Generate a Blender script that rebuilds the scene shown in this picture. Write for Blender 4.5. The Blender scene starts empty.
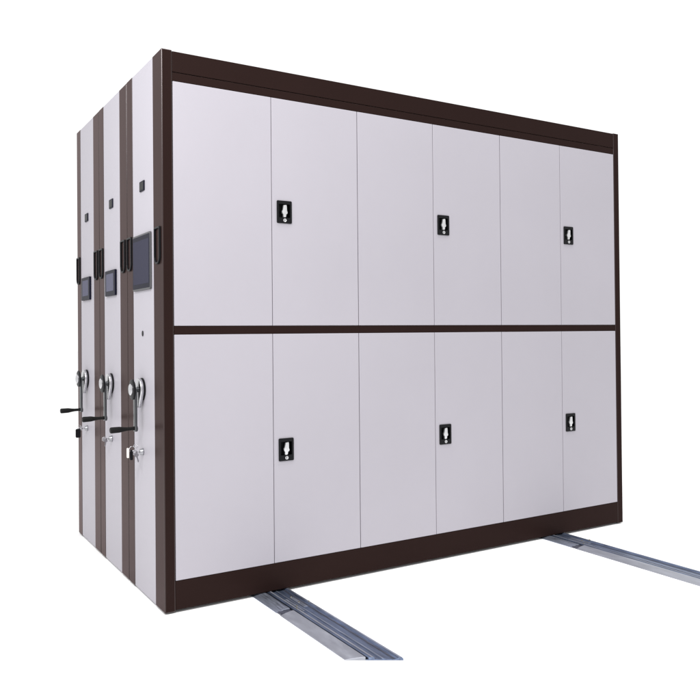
import bpy, bmesh, math, random
from mathutils import Vector, Matrix
random.seed(3)
S = bpy.context.scene
COL = S.collection

# ------------------------------------------------------------------ dimensions (metres)
L = 2.873                 # long face, x 0..L
DEPTH, PITCH = 0.5265, 0.536
ZB, ZT = 0.018, 2.400     # bottom / top of the corner posts
FZ = 0.012                # floor level
POST = 0.0475
D0, D1 = 0.0487, 2.8280   # the door field in x

# ------------------------------------------------------------------ materials
def srgb(r, g, b):
    f = lambda c: (c/255/12.92) if c/255 <= .04045 else ((c/255+.055)/1.055)**2.4
    return (f(r), f(g), f(b), 1)

def mat(name, col, rough=.45, metal=0., spec=.5, noise=0., nscale=6., stretch=(1, 1, 1), bump=0., bscale=300., rvar=0., coat=0., gloss=None):
    m = bpy.data.materials.new(name); m.use_nodes = True
    nt = m.node_tree; N = nt.nodes; K = nt.links
    p = N['Principled BSDF']
    p.inputs['Base Color'].default_value = col
    p.inputs['Roughness'].default_value = rough
    p.inputs['Metallic'].default_value = metal
    p.inputs['Specular IOR Level'].default_value = spec
    if coat:
        p.inputs['Coat Weight'].default_value = coat; p.inputs['Coat Roughness'].default_value = .08
    tc = N.new('ShaderNodeTexCoord'); mp = N.new('ShaderNodeMapping'); K.new(tc.outputs['Object'], mp.inputs[0])
    mp.inputs['Scale'].default_value = stretch
    if noise or rvar:
        n = N.new('ShaderNodeTexNoise'); n.inputs['Scale'].default_value = nscale
        n.inputs['Detail'].default_value = 5; n.inputs['Roughness'].default_value = .6
        K.new(mp.outputs[0], n.inputs['Vector'])
        if noise:
            mr = N.new('ShaderNodeMapRange'); mr.inputs[1].default_value = .25; mr.inputs[2].default_value = .75
            mr.inputs[3].default_value = 1-noise; mr.inputs[4].default_value = 1+noise
            K.new(n.outputs['Fac'], mr.inputs[0])
            mx = N.new('ShaderNodeVectorMath'); mx.operation = 'SCALE'; mx.inputs[0].default_value = col[:3]
            K.new(mr.outputs[0], mx.inputs['Scale']); K.new(mx.outputs[0], p.inputs['Base Color'])
        if rvar:
            mr = N.new('ShaderNodeMapRange'); mr.inputs[1].default_value = .25; mr.inputs[2].default_value = .75
            mr.inputs[3].default_value = max(.02, rough-rvar); mr.inputs[4].default_value = rough+rvar
            K.new(n.outputs['Fac'], mr.inputs[0]); K.new(mr.outputs[0], p.inputs['Roughness'])
    if bump:
        b = N.new('ShaderNodeTexNoise'); b.inputs['Scale'].default_value = bscale; b.inputs['Detail'].default_value = 2
        K.new(mp.outputs[0], b.inputs['Vector'])
        bp = N.new('ShaderNodeBump'); bp.inputs['Strength'].default_value = bump; bp.inputs['Distance'].default_value = .002
        K.new(b.outputs['Fac'], bp.inputs['Height']); K.new(bp.outputs[0], p.inputs['Normal'])
    if gloss:
        # a dielectric lacquer whose reflections carry the tint of the pigmented coat
        out = N['Material Output']; gl = N.new('ShaderNodeBsdfGlossy'); gl.inputs['Color'].default_value = gloss[1]
        gl.inputs['Roughness'].default_value = rough
        fr = N.new('ShaderNodeFresnel'); fr.inputs['IOR'].default_value = gloss[0]
        mixs = N.new('ShaderNodeMixShader'); K.new(fr.outputs[0], mixs.inputs[0])
        K.new(p.outputs[0], mixs.inputs[1]); K.new(gl.outputs[0], mixs.inputs[2]); K.new(mixs.outputs[0], out.inputs['Surface'])
        if bump: K.new(bp.outputs[0], gl.inputs['Normal'])
    return m

M = {
 'white': mat('light_grey_powder_coat', (.343, .327, .362, 1), .45, spec=.22, noise=.030, nscale=1.1, bump=.09, bscale=260, rvar=.05),
 'brown': mat('brown_powder_coat', (.0165, .0090, .0080, 1), .30, spec=0., gloss=(1.105, (1, .84, .84, 1)), noise=.06, nscale=2.0, bump=.06, bscale=420, rvar=.05),
 'edge_highlight': mat('brown_edge_highlight', (.022, .013, .012, 1), .26, spec=0., gloss=(1.42, (1, .92, .93, 1))),
 'dark': mat('dark_interior_steel', (.012, .010, .010, 1), .7, spec=.2),
 'black': mat('black_plastic', (.006, .006, .007, 1), .38, spec=.10, noise=.1, nscale=30),
 'rubber': mat('black_rubber_grip', (.008, .008, .008, 1), .55, spec=.12, noise=.15, nscale=60, bump=.1, bscale=200),
 'pocket': mat('latch_pocket_black', (.0015, .0015, .002, 1), .5, spec=.12),
 'chrome': mat('polished_chrome', (.54, .54, .56, 1), .27, metal=1, noise=.05, nscale=12),
 'steel': mat('brushed_steel', (.30, .30, .32, 1), .3, metal=1, noise=.1, nscale=40),
 'armsteel': mat('dark_crank_arm_steel', (.10, .105, .11, 1), .3, metal=1, noise=.1, nscale=20),
 'lever': mat('satin_nickel_lever', (.56, .56, .57, 1), .32, metal=.8, noise=.1, nscale=60),
 'screen': mat('grey_screen_glass', srgb(60, 60, 71), .35, spec=.0),
 'screen2': mat('pale_grey_screen_glass', srgb(92, 92, 106), .35, spec=.0),
 'bezel': mat('black_bezel_glass', (.008, .008, .016, 1), .3, spec=.02),
 'rim': mat('silver_tablet_rim', (.085, .085, .09, 1), .4, spec=.05),
 'zinc': mat('blue_galvanised_steel', (.130, .163, .245, 1), .36, metal=.85, noise=.42, nscale=9, stretch=(14, 1.3, 14), bump=.15, bscale=60, rvar=.1),
 'zinc_light': mat('bright_galvanised_steel', (.34, .37, .45, 1), .34, metal=.85, noise=.4, nscale=9, stretch=(14, 1.3, 14), rvar=.1),
 'zinc_dark': mat('dark_galvanised_steel', (.075, .078, .105, 1), .45, metal=.7, noise=.45, nscale=16, stretch=(6, 1.5, 6), rvar=.1),
 'alu': mat('aluminium_ramp', (.31, .32, .36, 1), .42, metal=.75, noise=.13, nscale=8, stretch=(5, 1.2, 5), bump=.12, bscale=90, rvar=.1),
 'brass': mat('yellowed_zinc_screw', (.30, .27, .20, 1), .35, metal=1),
 'card': mat('white_plastic_tag', (.72, .69, .66, 1), .4),
 'floor': mat('white_studio_floor', (.90, .90, .90, 1), .7, spec=.1),
}

# ------------------------------------------------------------------ mesh helpers
def add_box(bm, x0, x1, y0, y1, z0, z1, bev=0., seg=2, mi=0, edge_mi=-1):
    r = bmesh.ops.create_cube(bm, size=1)
    vs = r['verts']
    for v in vs:
        v.co = Vector((x0+(v.co.x+.5)*(x1-x0), y0+(v.co.y+.5)*(y1-y0), z0+(v.co.z+.5)*(z1-z0)))
    fs = {f for v in vs for f in v.link_faces}
    for f in fs: f.material_index = mi
    if bev:
        es = {e for v in vs for e in v.link_edges}
        bmesh.ops.bevel(bm, geom=list(es), offset=bev, segments=seg, profile=.5, affect='EDGES', material=edge_mi)

def add_prism(bm, pts, axis, a, b, bev=0., mi=0, seg=1):
    """pts: 2-D outline in the two other axes (in x,y,z order); extruded along `axis` from a to b.  a and b may be functions of the point"""
    def mk(p, w):
        w = w(p) if callable(w) else w
        q = list(p); q.insert(axis, w); return bm.verts.new(q)
    A = [mk(p, a) for p in pts]; B = [mk(p, b) for p in pts]
    n = len(pts)
    f = [bm.faces.new(A), bm.faces.new(B[::-1])]
    for i in range(n): f.append(bm.faces.new((A[i], B[i], B[(i+1) % n], A[(i+1) % n])))
    for q in f: q.material_index = mi
    bmesh.ops.recalc_face_normals(bm, faces=f)
    if bev:
        es = [e for e in f[0].edges]+[e for e in f[1].edges]
        bmesh.ops.bevel(bm, geom=es, offset=bev, segments=seg, profile=.5, affect='EDGES')

def add_lathe(bm, prof, origin, axis, n=40, mi=0):
    """prof: list of (along, radius) around `axis` (a unit vector) from origin"""
    a = Vector(axis).normalized(); u = a.orthogonal().normalized(); v = a.cross(u); o = Vector(origin)
    rings = []; fs = []
    for s, r in prof:
        if r < 1e-6: rings.append([bm.verts.new(o+a*s)])
        else: rings.append([bm.verts.new(o+a*s+(u*math.cos(t)+v*math.sin(t))*r) for t in [2*math.pi*i/n for i in range(n)]])
    for R0, R1 in zip(rings, rings[1:]):
        for i in range(n):
            j = (i+1) % n
            if len(R0) == 1 and len(R1) == 1: continue
            if len(R0) == 1: fs.append(bm.faces.new((R0[0], R1[i], R1[j])))
            elif len(R1) == 1: fs.append(bm.faces.new((R0[i], R1[0], R0[j])))
            else: fs.append(bm.faces.new((R0[i], R1[i], R1[j], R0[j])))
    for f in fs: f.material_index = mi; f.smooth = True
    bmesh.ops.recalc_face_normals(bm, faces=fs)

def add_tube(bm, path, r, closed=False, n=10, mi=0):
    P = [Vector(p) for p in path]; m = len(P); rings = []; fs = []; up = None
    for i, p in enumerate(P):
        if closed: t = (P[(i+1) % m]-P[i-1]).normalized()
        else: t = (P[min(i+1, m-1)]-P[max(i-1, 0)]).normalized()
        if up is None: up = t.orthogonal().normalized()
        up = (up-t*up.dot(t)).normalized(); w = t.cross(up)
        rr = r[i] if isinstance(r, (list, tuple)) else r
        rings.append([bm.verts.new(p+(up*math.cos(a)+w*math.sin(a))*rr) for a in [2*math.pi*k/n for k in range(n)]])
    pr = list(zip(rings, rings[1:]))
    if closed: pr.append((rings[-1], rings[0]))
    for A, B in pr:
        for k in range(n):
            fs.append(bm.faces.new((A[k], B[k], B[(k+1) % n], A[(k+1) % n])))
    if not closed:
        fs.append(bm.faces.new(rings[0])); fs.append(bm.faces.new(rings[-1][::-1]))
    for f in fs: f.smooth = True; f.material_index = mi
    bmesh.ops.recalc_face_normals(bm, faces=fs)

def obj(name, bm, mats, parent=None, **props):
    me = bpy.data.meshes.new(name); bm.to_mesh(me); bm.free()
    for m in (mats if isinstance(mats, (list, tuple)) else [mats]): me.materials.append(M[m])
    if any(p.use_smooth for p in me.polygons): me.set_sharp_from_angle(angle=math.radians(35))
    o = bpy.data.objects.new(name, me); COL.objects.link(o); o.parent = parent
    for k, v in props.items(): o[k] = v
    return o

def thing(name, label, cat, loc, group=None):
    o = bpy.data.objects.new(name, None); COL.objects.link(o); o.location = loc
    o['label'] = label; o['category'] = cat
    if group: o['group'] = group
    return o

def box(name, m, parent, *a, **k):
    # corner post bevels carry an edge highlight, built in as lighter, glossier brown
    if name == 'corner_post': k['edge_mi'] = 1; m = ['brown', 'edge_highlight']
    bm = bmesh.new(); add_box(bm, *a, **k)
    return obj(name, bm, m, parent)

def rounded(y0, y1, z0, z1, r, n=6, rb=None):
    rb = r if rb is None else rb
    pts = []
    for cy, cz, a0, q in ((y1-r, z1-r, 0, r), (y0+r, z1-r, 90, r), (y0+rb, z0+rb, 180, rb), (y1-rb, z0+rb, 270, rb)):
        for i in range(n+1):
            a = math.radians(a0+90*i/n); pts.append((cy+q*math.cos(a), cz+q*math.sin(a)))
    return pts

# ------------------------------------------------------------------ floor
bm = bmesh.new(); bmesh.ops.create_circle(bm, cap_ends=True, radius=60, segments=96)
fl = obj('floor', bm, 'floor'); fl.location = (1.4, 0, FZ); fl['kind'] = 'structure'

# ------------------------------------------------------------------ door latch (recessed black plate, nickel lever, key cylinder)
def latch(parent, x, z, tilt=0.):
    """plate lower-left corner at x, z on the door's front plane y=0"""
    w, h = .0755, .1035
    bm = bmesh.new()
    # frame of the plate: four bars round the pocket, so that the pocket is a real recess
    px0, px1, pz0, pz1 = .009, .0665, .026, .088
    yo, yi = -.0035, .004
    ring_o = rounded(0, w, 0, h, .005); ring_i = rounded(px0, px1, pz0, pz1, .004)
    n = len(ring_o)
    def V(p, y): return bm.verts.new((x+p[0], y, z+p[1]))
    of, ib = [V(p, yo) for p in ring_o], [V(p, yi) for p in ring_o]
    inf, inb = [V(p, yo) for p in ring_i], [V(p, .016) for p in ring_i]
    fs = []
    for i in range(n):
        j = (i+1) % n
        fs += [bm.faces.new((of[i], of[j], inf[j], inf[i])), bm.faces.new((of[i], ib[i], ib[j], of[j]))]
        q = bm.faces.new((inf[i], inf[j], inb[j], inb[i])); q.material_index = 1; fs.append(q)
    q = bm.faces.new(inb); q.material_index = 1; fs.append(q)
    bmesh.ops.recalc_face_normals(bm, faces=fs)
    obj('latch_plate', bm, ['black', 'pocket'], parent)
    bm = bmesh.new()
    P = [(.033, .083), (.047, .085), (.049, .078), (.050, .058), (.053, .052), (.052, .045), (.046, .041), (.045, .031),
         (.041, .028), (.032, .028), (.031, .033), (.031, .040), (.026, .047), (.025, .055), (.029, .062), (.031, .072)]
    ct, st = math.cos(tilt), math.sin(tilt)
    P = [(.039+(a-.039)*ct-(b-.055)*st, .055+(a-.039)*st+(b-.055)*ct) for a, b in P]
    add_prism(bm, [(x+a, z+b) for a, b in P], 1, -.0055, .004, bev=.0012, seg=2)
    add_lathe(bm, [(0, .005), (.012, .005)], (x+.039, .004, z+.055), (0, 1, 0), 16)
    obj('latch_lever', bm, 'lever', parent)
    bm = bmesh.new()
    add_lathe(bm, [(0, .0082), (.0016, .0078), (.0018, .0068), (.0012, .006), (.0012, 0)], (x+.039, -.0036, z+.014), (0, -1, 0), 24)
    add_box(bm, x+.0378, x+.0402, -.0053, -.0047, z+.009, z+.019, mi=1)
    obj('key_cylinder', bm, ['lever', 'pocket'], parent)

# ------------------------------------------------------------------ end face fittings (all on the plane x = 0, outwards is -x)
def loop_handle(parent, yc):
    w, h, z0 = .076, .160, 1.490
    bm = bmesh.new()
    o = rounded(yc-w/2, yc+w/2, z0, z0+h, .008, 8, rb=.034)
    i = rounded(yc-w/2+.0085, yc+w/2-.0085, z0+.0085, z0+h-.0085, .004, 8, rb=.027)
    n = len(o); X0, X1 = -.0003, -.0085
    V = lambda p, x: bm.verts.new((x, p[0], p[1]))
    a, b, c, d = [V(p, X0) for p in o], [V(p, X1) for p in o], [V(p, X1) for p in i], [V(p, X0) for p in i]
    fs = []
    for k in range(n):
        j = (k+1) % n
        fs += [bm.faces.new((a[k], a[j], b[j], b[k])), bm.faces.new((b[k], b[j], c[j], c[k])), bm.faces.new((c[k], c[j], d[j], d[k]))]
    bmesh.ops.recalc_face_normals(bm, faces=fs)
    edges = [e for e in bm.edges if len(e.link_faces) == 2 and abs(e.verts[0].co.x-X1) < 1e-6 and abs(e.verts[1].co.x-X1) < 1e-6
             and (all(v in b for v in e.verts) or all(v in c for v in e.verts))]
    bmesh.ops.bevel(bm, geom=edges, offset=.0025, segments=2, profile=.5, affect='EDGES')
    return obj('pull_handle', bm, 'black', parent)

CY, CZ = .300, .943       # crank axis
def crank(parent):
    bm = bmesh.new()
    add_lathe(bm, [(0, .0515), (.005, .0515), (.0065, .050), (.0065, 0)], (0, CY, CZ), (-1, 0, 0), 48)
    # tail of the backing plate behind the teardrop
    c = obj('crank', bm, 'black', parent)
    # teardrop housing
    R = .0495; pts = []
    for k in range(0, 33):
        a = math.radians(-32+244*k/32); pts.append((CY+R*math.cos(a), CZ+R*math.sin(a)))
    pts += [(CY-.0215, CZ-.062), (CY-.0050, CZ-.083), (CY+.0050, CZ-.083), (CY+.0215, CZ-.062)]
    bm = bmesh.new(); add_prism(bm, pts, 0, -.0065, -.022, bev=.003, seg=3)
    for f in bm.faces: f.smooth = len(f.verts) < 8
    add_lathe(bm, [(0, .0135), (.002, .0135), (.002, .009), (.020, .009)], (-.021, CY, CZ), (-1, 0, 0), 20, mi=1)
    obj('teardrop_housing', bm, ['chrome', 'armsteel'], c)
    bm = bmesh.new()
    add_lathe(bm, [(0, .028), (.0015, .042), (.004, .0465), (.008, .0465), (.0105, .043), (.0115, .028), (.0115, 0)], (-.0395, CY, CZ), (-1, 0, 0), 48)
    obj('hub_knob', bm, 'black', c)
    bm = bmesh.new()
    add_lathe(bm, [(0, .026), (.004, .026), (.007, .023), (.008, .019), (.0068, .015), (.0068, .010), (.008, .006), (.008, 0)], (-.0505, CY, CZ), (-1, 0, 0), 40)
    obj('hub_cap', bm, 'chrome', c)
    bm = bmesh.new()
    zt, zb = CZ-.002, .754
    add_prism(bm, [(-.0385, zt), (-.0385, zb+.03), (-.0380, zb), (-.0270, zb), (-.0265, zb+.03), (-.0265, zt)], 1, CY-.0135, CY+.0135, bev=.002, seg=2)
    add_lathe(bm, [(0, .013), (.003, .013), (.004, .011), (.004, 0)], (-.0275, CY, .766), (1, 0, 0), 20)
    obj('crank_arm', bm, 'armsteel', c)
    bm = bmesh.new()
    add_lathe(bm, [(0, .0085), (.006, .0095), (.008, .0075), (.030, .0078), (.045, .0095), (.060, .0122), (.066, .0132), (.100, .0138), (.105, .0132), (.108, .010), (.108, 0)],
              (-.0380, CY, .768), (-1, 0, -.02), 28)
    obj('grip', bm, 'rubber', c)
    return c

def display(parent, y0, y1, z0, z1, big):
    t = .008 if big else .010
    if big:
        bm = bmesh.new(); add_prism(bm, rounded(y0, y1, z0, z1, .008), 0, 0, -t, bev=.0015, seg=2)
        d = obj('touch_screen', bm, 'rim', parent)
        bm = bmesh.new(); add_prism(bm, rounded(y0+.004, y1-.004, z0+.008, z1-.008, .005), 0, -t, -t-.0008)
        obj('bezel', bm, 'bezel', d)
        bm = bmesh.new(); add_prism(bm, rounded(y0+.014, y1-.014, z0+.028, z1-.028, .002), 0, -t-.0008, -t-.0013)
        obj('screen', bm, 'screen', d)
    else:
        bm = bmesh.new(); add_prism(bm, rounded(y0, y1, z0, z1, .005), 0, 0, -t, bev=.0015, seg=2)
        d = obj('display', bm, 'bezel', parent)
        bm = bmesh.new(); add_prism(bm, rounded(y0+.028, y1-.028, z0+.024, z1-.018, .002), 0, -t, -t-.0006)
        obj('screen', bm, 'screen2', d)
    return d

# ------------------------------------------------------------------ one mobile cabinet
def cabinet(i, label):
    root = thing('mobile_filing_cabinet', label, 'filing cabinet', (0, i*PITCH, 0), 'mobile filing cabinets in a row on the rails')
    W = DEPTH; G = .0012
    # corner posts of the left end, each an upright of its own seen from the front and the end
    box('corner_post', 'brown', root, 0, POST, 0, .124, ZB, ZT, bev=.0045, seg=5)
    box('corner_post', 'brown', root, 0, POST, .436, W, ZB, ZT, bev=.0030, seg=3)
    bm = bmesh.new(); add_box(bm, .0012, .0400, .124+G, .436-G, ZB+.002, ZT-.001, bev=.0028, seg=3)
    obj('end_panel', bm, 'white', root)
    # right end
    box('corner_post', 'brown', root, L-POST+.0025, L, 0, .060, ZB, ZT-.002, bev=.0025)
    box('corner_post', 'brown', root, L-POST+.0025, L, W-.060, W, ZB, ZT-.002, bev=.0025)
    box('end_panel', 'white', root, L-.040, L-.0012, .060+G, W-.060-G, ZB+.002, ZT-.003, bev=.0025)
    # carcass: back, top, bottom, and a dark inner box behind the doors
    bm = bmesh.new()
    add_box(bm, .045, L-.045, .024, W-.012, .032, ZT-.012)
    obj('carcass', bm, 'dark', root)
    box('top_panel', 'brown', root, POST, L-POST, .026, W-.001, ZT-.0115, ZT-.004, bev=.001)
    box('back_panel', 'white', root, POST+.001, L-POST-.001, W-.0115, W-.002, .030, ZT-.013, bev=.001)
    # front
    box('header_panel', 'brown', root, POST+.0006, L-POST+.002, .0012, .023, 2.3075, ZT-.0045, bev=.0022)
    box('header_trim', 'brown', root, POST+.0006, L-POST+.002, .0020, .0235, 2.2690, 2.3050, bev=.0016)
    box('middle_rail', 'brown', root, POST+.0006, L-POST+.002, .0025, .0235, 1.1895, 1.2245, bev=.0016)
    box('kick_plate', 'brown', root, POST+.0006, L-POST+.002, .0012, .023, .0245, .1460, bev=.0022)
    dw = (D1-D0)/6
    for z0, z1, lz in ((.1475, 1.1880, .6065), (1.2260, 2.2675, 1.6955)):
        for k in range(6):
            x0, x1 = D0+k*dw+(.0015 if k else .0010), D0+(k+1)*dw-(.0015 if k < 5 else .0010)
            bm = bmesh.new()
            if k % 2 == 0 or i > 0:
                add_box(bm, x0, x1, .0010, .0195, z0, z1, bev=.0020, seg=3)
                obj('door', bm, 'white', root)
            else:
                # door with a real cut-out for the latch: four slabs welded into one skin
                lx = D0+k*dw+.0245
                cx0, cx1, cz0, cz1 = lx+.002, lx+.0735, lz+.002, lz+.1015
                yf, yb, b = .0010, .0195, .0020
                def q(p): return [bm.verts.new(v) for v in p]
                xs = [x0, x0+b, cx0, cx1, x1-b, x1]; zs = [z0, z0+b, cz0, cz1, z1-b, z1]
                g = {}
                for a, X in enumerate(xs):
                    for c, Z in enumerate(zs):
                        edge = a in (0, 5) or c in (0, 5)
                        g[a, c] = bm.verts.new((X, yf+b if edge else yf, Z))
                for a in range(5):
                    for c in range(5):
                        if (a, c) == (2, 2): continue
                        bm.faces.new((g[a, c], g[a+1, c], g[a+1, c+1], g[a, c+1]))
                rim = [(g[a, 0]) for a in range(6)]+[g[5, c] for c in range(1, 6)]+[g[a, 5] for a in range(4, -1, -1)]+[g[0, c] for c in range(4, 0, -1)]
                back = [bm.verts.new((v.co.x, yb, v.co.z)) for v in rim]
                for a in range(len(rim)):
                    c = (a+1) % len(rim); bm.faces.new((rim[a], rim[c], back[c], back[a]))
                hole = [g[2, 2], g[3, 2], g[3, 3], g[2, 3]]
                hb = [bm.verts.new((v.co.x, yb, v.co.z)) for v in hole]
                for a in range(4):
                    c = (a+1) % 4; bm.faces.new((hole[c], hole[a], hb[a], hb[c]))
                bmesh.ops.recalc_face_normals(bm, faces=bm.faces)
                for f in bm.faces:
                    if f.normal.y < -.9 or True: f.smooth = False
                d = obj('door', bm, 'white', root)
                latch(d, lx, lz, math.radians(random.uniform(-4, 3)))
    # end fittings
    loop_handle(root, .058); loop_handle(root, .482)
    if i == 0: display(root, .150, .412, 1.390, 1.643, True)
    else: display(root, .186, .380, 1.390, 1.520, False)
    bm = bmesh.new()
    add_prism(bm, rounded(.246, .314, 1.838, 1.884, .004), 0, .001, -.004, bev=.001)
    add_prism(bm, rounded(.253, .307, 1.844, 1.878, .002), 0, -.004, -.0045, mi=1)
    obj('indicator_window', bm, ['bezel', 'black'], root)
    if i == 0:
        bm = bmesh.new()
        add_prism(bm, [(.288+.0085*math.cos(t), 1.195+.0125*math.sin(t)) for t in [2*math.pi*k/24 for k in range(24)]], 0, .001, -.0025, bev=.0008)
        obj('keyhole_cover', bm, 'black', root)
    crank(root)
    bm = bmesh.new()
    add_lathe(bm, [(0, .016), (.004, .016), (.006, .0145), (.014, .0135), (.016, .012), (.016, .004), (.013, .004), (.013, 0)], (.001, .297, .660), (-1, 0, 0), 28)
    obj('lock', bm, 'steel', root)
    # running wheels above the rails
    for x in (.405+.110, 2.196+.110):
        for y in (.09, W-.09):
            bm = bmesh.new()
            add_lathe(bm, [(-.012, 0), (-.012, .030), (-.010, .034), (.010, .034), (.012, .030), (.012, 0)], (x, y, .0525), (1, 0, 0), 28)
            obj('wheel', bm, 'steel', root)
    return root

cabinet(0, 'brown and light grey cabinet at the front of the row, with the largest screen')
cabinet(1, 'brown and light grey cabinet sandwiched between the two others, small screen on its narrow end')
cabinet(2, 'brown and light grey cabinet at the back of the row, farthest from the twelve doors')

# ------------------------------------------------------------------ rails
def rail(x0, label, ymain, mit, joint, bolts):
    root = thing('floor_rail', label, 'rail', (x0, 0, FZ), 'galvanised floor rails under the cabinets')
    YB = 1.78
    end = lambda p: ymain+mit*p[0]
    def strip(name, m, pts, a, b, **k):
        bm = bmesh.new(); add_prism(bm, pts, 1, a, b, bev=.0004, **k); return obj(name, bm, m, root)
    ramp = [(0, 0), (0, .0025), (.050, .0120), (.0625, .0124), (.0625, 0)]
    strip('ramp', 'alu', ramp, end, joint-.034)
    low = [(0, 0), (0, .0025), (.028, .0075), (.036, .0098), (.0625, .0098), (.0625, 0)]
    strip('ramp', 'zinc_light', low, joint, YB)
    bm = bmesh.new(); add_box(bm, .004, .060, joint-.033, joint-.001, 0, .0065)
    obj('joint_plate', bm, 'zinc_dark', root)  # dark plate puts the shade of the ramp joint into colour
    # the track: a folded channel with a guide rib, a running bar and a turned-up edge
    track = [(.0635, 0), (.0635, .0035), (.0715, .0035), (.0715, .0095), (.0740, .0100), (.0805, .0108), (.0885, .0108), (.0900, .0100), (.0900, .0045),
             (.0980, .0040), (.1110, .0040), (.1125, .0062), (.1240, .0062), (.1255, .0040), (.1480, .0040), (.1560, .0045), (.1625, .0098), (.1650, .0105), (.1745, .0105), (.1775, .0060), (.1780, 0)]
    strip('track', 'zinc', track, end, YB)
    bm = bmesh.new()
    add_prism(bm, [(.0812, .0112), (.0878, .0112), (.0878, .01125+.0006), (.0812, .01125+.0006)], 1, lambda p: end(p)+.002, YB)
    obj('guide_strip', bm, 'alu', root)
    bm = bmesh.new()
    add_prism(bm, [(.1655, .0108), (.1740, .0108), (.1740, .0114), (.1655, .0114)], 1, lambda p: end(p)+.002, YB)
    obj('edge_strip', bm, 'zinc_light', root)
    bm = bmesh.new()
    add_prism(bm, [(.1490, .0043), (.1550, .0047), (.1550, .0054), (.1490, .0050)], 1, lambda p: end(p)+.002, YB)
    add_prism(bm, [(.0905, .0048), (.0960, .0044), (.0960, .0050), (.0905, .0054)], 1, lambda p: end(p)+.002, YB)
    obj('dark_line', bm, 'zinc_dark', root)  # dark lines along the track, beside the lip and the guide rib
    bm = bmesh.new()
    add_prism(bm, [(.1145, .0064), (.1185, .0064), (.1185, .0070), (.1145, .0070)], 1, lambda p: end(p)+.002, YB)
    obj('running_strip', bm, 'zinc_light', root)
    bm = bmesh.new()
    add_prism(bm, [(.0640, .0038), (.0710, .0038), (.0710, .0048), (.0640, .0048)], 1, lambda p: end(p)+.001, YB)
    obj('groove_strip', bm, 'pocket', root)  # black strip along the groove beside the ramp
    for bx, by, r in bolts:
        bm = bmesh.new()
        add_lathe(bm, [(0, r*1.5), (.0012, r*1.5), (.0013, r), (.004, r), (.005, r*.8), (.005, 0)], (bx, by, .0042 if .09 < bx < .16 else .0100), (0, 0, 1), 6)
        obj('screw', bm, 'brass', root)
    # fish plate that joins the two lengths of track
    bm = bmesh.new()
    add_box(bm, .0995, .1105, joint-.05, joint+.12, .0040, .0062, bev=.0006)
    add_box(bm, .1270, .1460, joint-.01, joint+.13, .0040, .0068, bev=.0006)
    obj('joint_plate', bm, 'zinc_light', root)
    return root

rail(.405, 'galvanised floor rail with slanted cut end, running out below the left pair of lower doors', -.787, -.637, -.232,
     [(.1050, -.215, .0042), (.1365, -.175, .0045), (.1700, -.205, .0035), (.0845, -.255, .0030), (.1365, -.10, .0045)])
rail(2.196, 'galvanised floor rail without a slanted end, below the right pair of lower doors', -1.55, 0, -.208,
     [(.1700, -.185, .0050), (.1365, -.16, .0045), (.1050, -.20, .0042)])

# ------------------------------------------------------------------ keys
def key_blank(bm, x, y, zt, s=1., rot=0., mi=0):
    """a key hanging in the x-z plane, bow at the top"""
    t = .0011
    c, sn = math.cos(rot), math.sin(rot)
    def tr(p): return (x+p[0]*c-p[1]*sn, zt+p[0]*sn+p[1]*c)
    bow = [(.011*s*math.cos(a), .009*s*math.sin(a)-.009*s) for a in [2*math.pi*k/18 for k in range(18)]]
    add_prism(bm, [tr(p) for p in bow], 1, y-t, y+t, mi=mi)
    bl = [(-.0035, -.016), (.0035, -.016), (.0035, -.040), (0, -.045), (-.0035, -.041), (-.0020, -.037), (-.0035, -.033), (-.0018, -.028), (-.0035, -.024)]
    add_prism(bm, [tr((a*s, b*s)) for a, b in bl], 1, y-t*.9, y+t*.9, mi=mi)

def ring(bm, c, r, tilt=0., w=.0011):
    add_tube(bm, [(c[0]+r*math.cos(a), c[1]+r*math.sin(a)*math.sin(tilt), c[2]+r*math.sin(a)*math.cos(tilt)) for a in [2*math.pi*k/28 for k in range(28)]], w, closed=True, n=8)

def inserted_key(bm, y, z):
    add_box(bm, -.030, -.010, y-.0012, y+.0012, z-.003, z+.003)
    add_prism(bm, [(-.038+.012*math.cos(a), z+.012*math.sin(a)) for a in [2*math.pi*k/20 for k in range(20)]], 1, y-.0012, y+.0012, bev=.0004)

# front cabinet: key in the lock, ring, spare key, and a tag hanging from the ring
ky, kz = .297, .660
k0 = thing('key_bunch', "keys with a black and white tag hanging from the front cabinet's lock", 'keys', (0, ky, kz), 'keys in the end locks')
bm = bmesh.new(); inserted_key(bm, 0, 0); obj('key', bm, 'chrome', k0)
bm = bmesh.new(); key_blank(bm, -.032, -.003, -.004, .95, .25); obj('key', bm, 'steel', k0)
bm = bmesh.new(); ring(bm, (-.047, 0, .013), .015, .3); ring(bm, (-.032, .001, .028), .009, .7, .0014); obj('key_ring', bm, 'chrome', k0)
bm = bmesh.new()
add_prism(bm, rounded(-.061, -.047, -.032, .008, .004), 1, -.009, -.003, bev=.001)
add_prism(bm, rounded(-.058, -.050, .008, .014, .002), 1, -.008, -.004)
obj('fob', bm, 'black', k0)
bm = bmesh.new(); add_prism(bm, rounded(-.072, -.0635, -.022, .022, .003), 1, -.006, .006, bev=.001); obj('tag', bm, 'card', k0)
# middle cabinet: one key with its bow turned down
k1 = thing('key', 'single small key left in the lock of the middle cabinet', 'key', (0, PITCH+ky, kz), 'keys in the end locks')
bm = bmesh.new(); inserted_key(bm, 0, 0); obj('key_bow', bm, 'chrome', k1)
bm = bmesh.new(); key_blank(bm, -.030, -.002, -.002, .8, -.15); obj('key_blade', bm, 'steel', k1)
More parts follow.
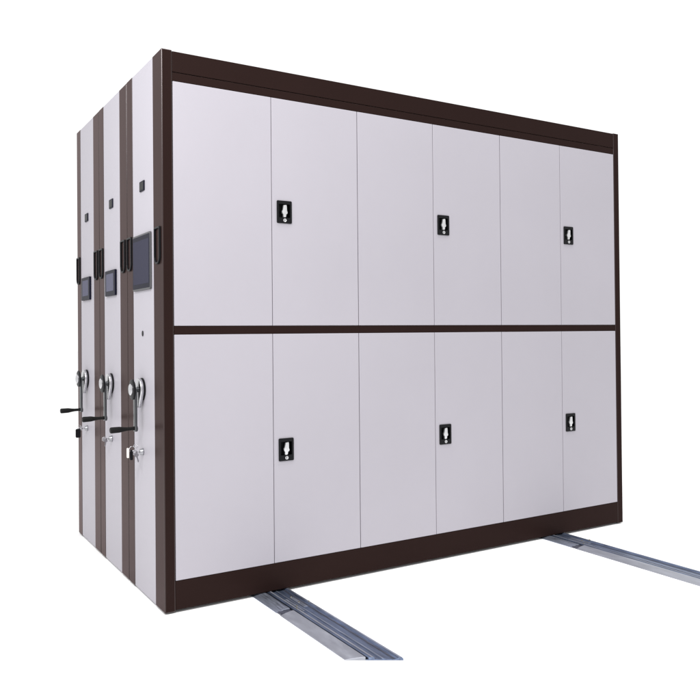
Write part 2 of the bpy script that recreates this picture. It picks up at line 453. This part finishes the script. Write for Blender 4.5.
# rear cabinet
k2 = thing('key_bunch', 'key with a plain black fob hanging from the lock of the rear cabinet', 'keys', (0, 2*PITCH+ky, kz), 'keys in the end locks')
bm = bmesh.new(); inserted_key(bm, 0, 0); obj('key', bm, 'chrome', k2)
bm = bmesh.new(); ring(bm, (-.044, 0, .008), .012, .3); obj('key_ring', bm, 'chrome', k2)
bm = bmesh.new()
add_prism(bm, rounded(-.066, -.038, -.050, .000, .007), 1, -.010, -.003, bev=.0015)
obj('fob', bm, 'black', k2)

# ------------------------------------------------------------------ light
w = bpy.data.worlds.new('World'); S.world = w; w.use_nodes = True
bg = w.node_tree.nodes['Background']; bg.inputs[0].default_value = (1, 1, 1, 1); bg.inputs[1].default_value = 1.13

def softbox(name, loc, target, sx, sy, power, col=(1, 1, 1)):
    ld = bpy.data.lights.new(name, 'AREA'); ld.shape = 'RECTANGLE'; ld.size = sx; ld.size_y = sy; ld.energy = power; ld.color = col
    o = bpy.data.objects.new(name, ld); COL.objects.link(o); o.location = loc
    o.rotation_euler = (Vector(target)-Vector(loc)).to_track_quat('-Z', 'Y').to_euler()
    return o
softbox('overhead_floor_fill', (1.5, -.9, 7.0), (1.5, -.75, 0), 6, 2.0, 380)  # added lamp, brightens the floor to plain white
softbox('key_softbox', (-1.6, -2.0, 3.4), (.2, 0, 1.6), .6, .6, 82, (1, .985, .97))
softbox('left_softbox', (-1.9, -.3, 2.8), (0, .3, 2.1), .8, .8, 24, (.95, .97, 1))

# ------------------------------------------------------------------ camera
cd = bpy.data.cameras.new('camera'); cam = bpy.data.objects.new('camera', cd); COL.objects.link(cam)
cam.location = (-1.03582717, -3.17969011, 1.18629175)
cam.rotation_euler = (1.58030753, .00888259524, -.546443656)
cd.sensor_width = 36; cd.lens = 36*774.0937/700
cd.shift_x = (350-345.5026)/700; cd.shift_y = (326.281-350)/700
cd.clip_end = 500
S.camera = cam
S.view_settings.view_transform = 'Standard'; S.view_settings.look = 'None'; S.view_settings.exposure = 0; S.view_settings.gamma = 1
S.cycles.max_bounces = 8
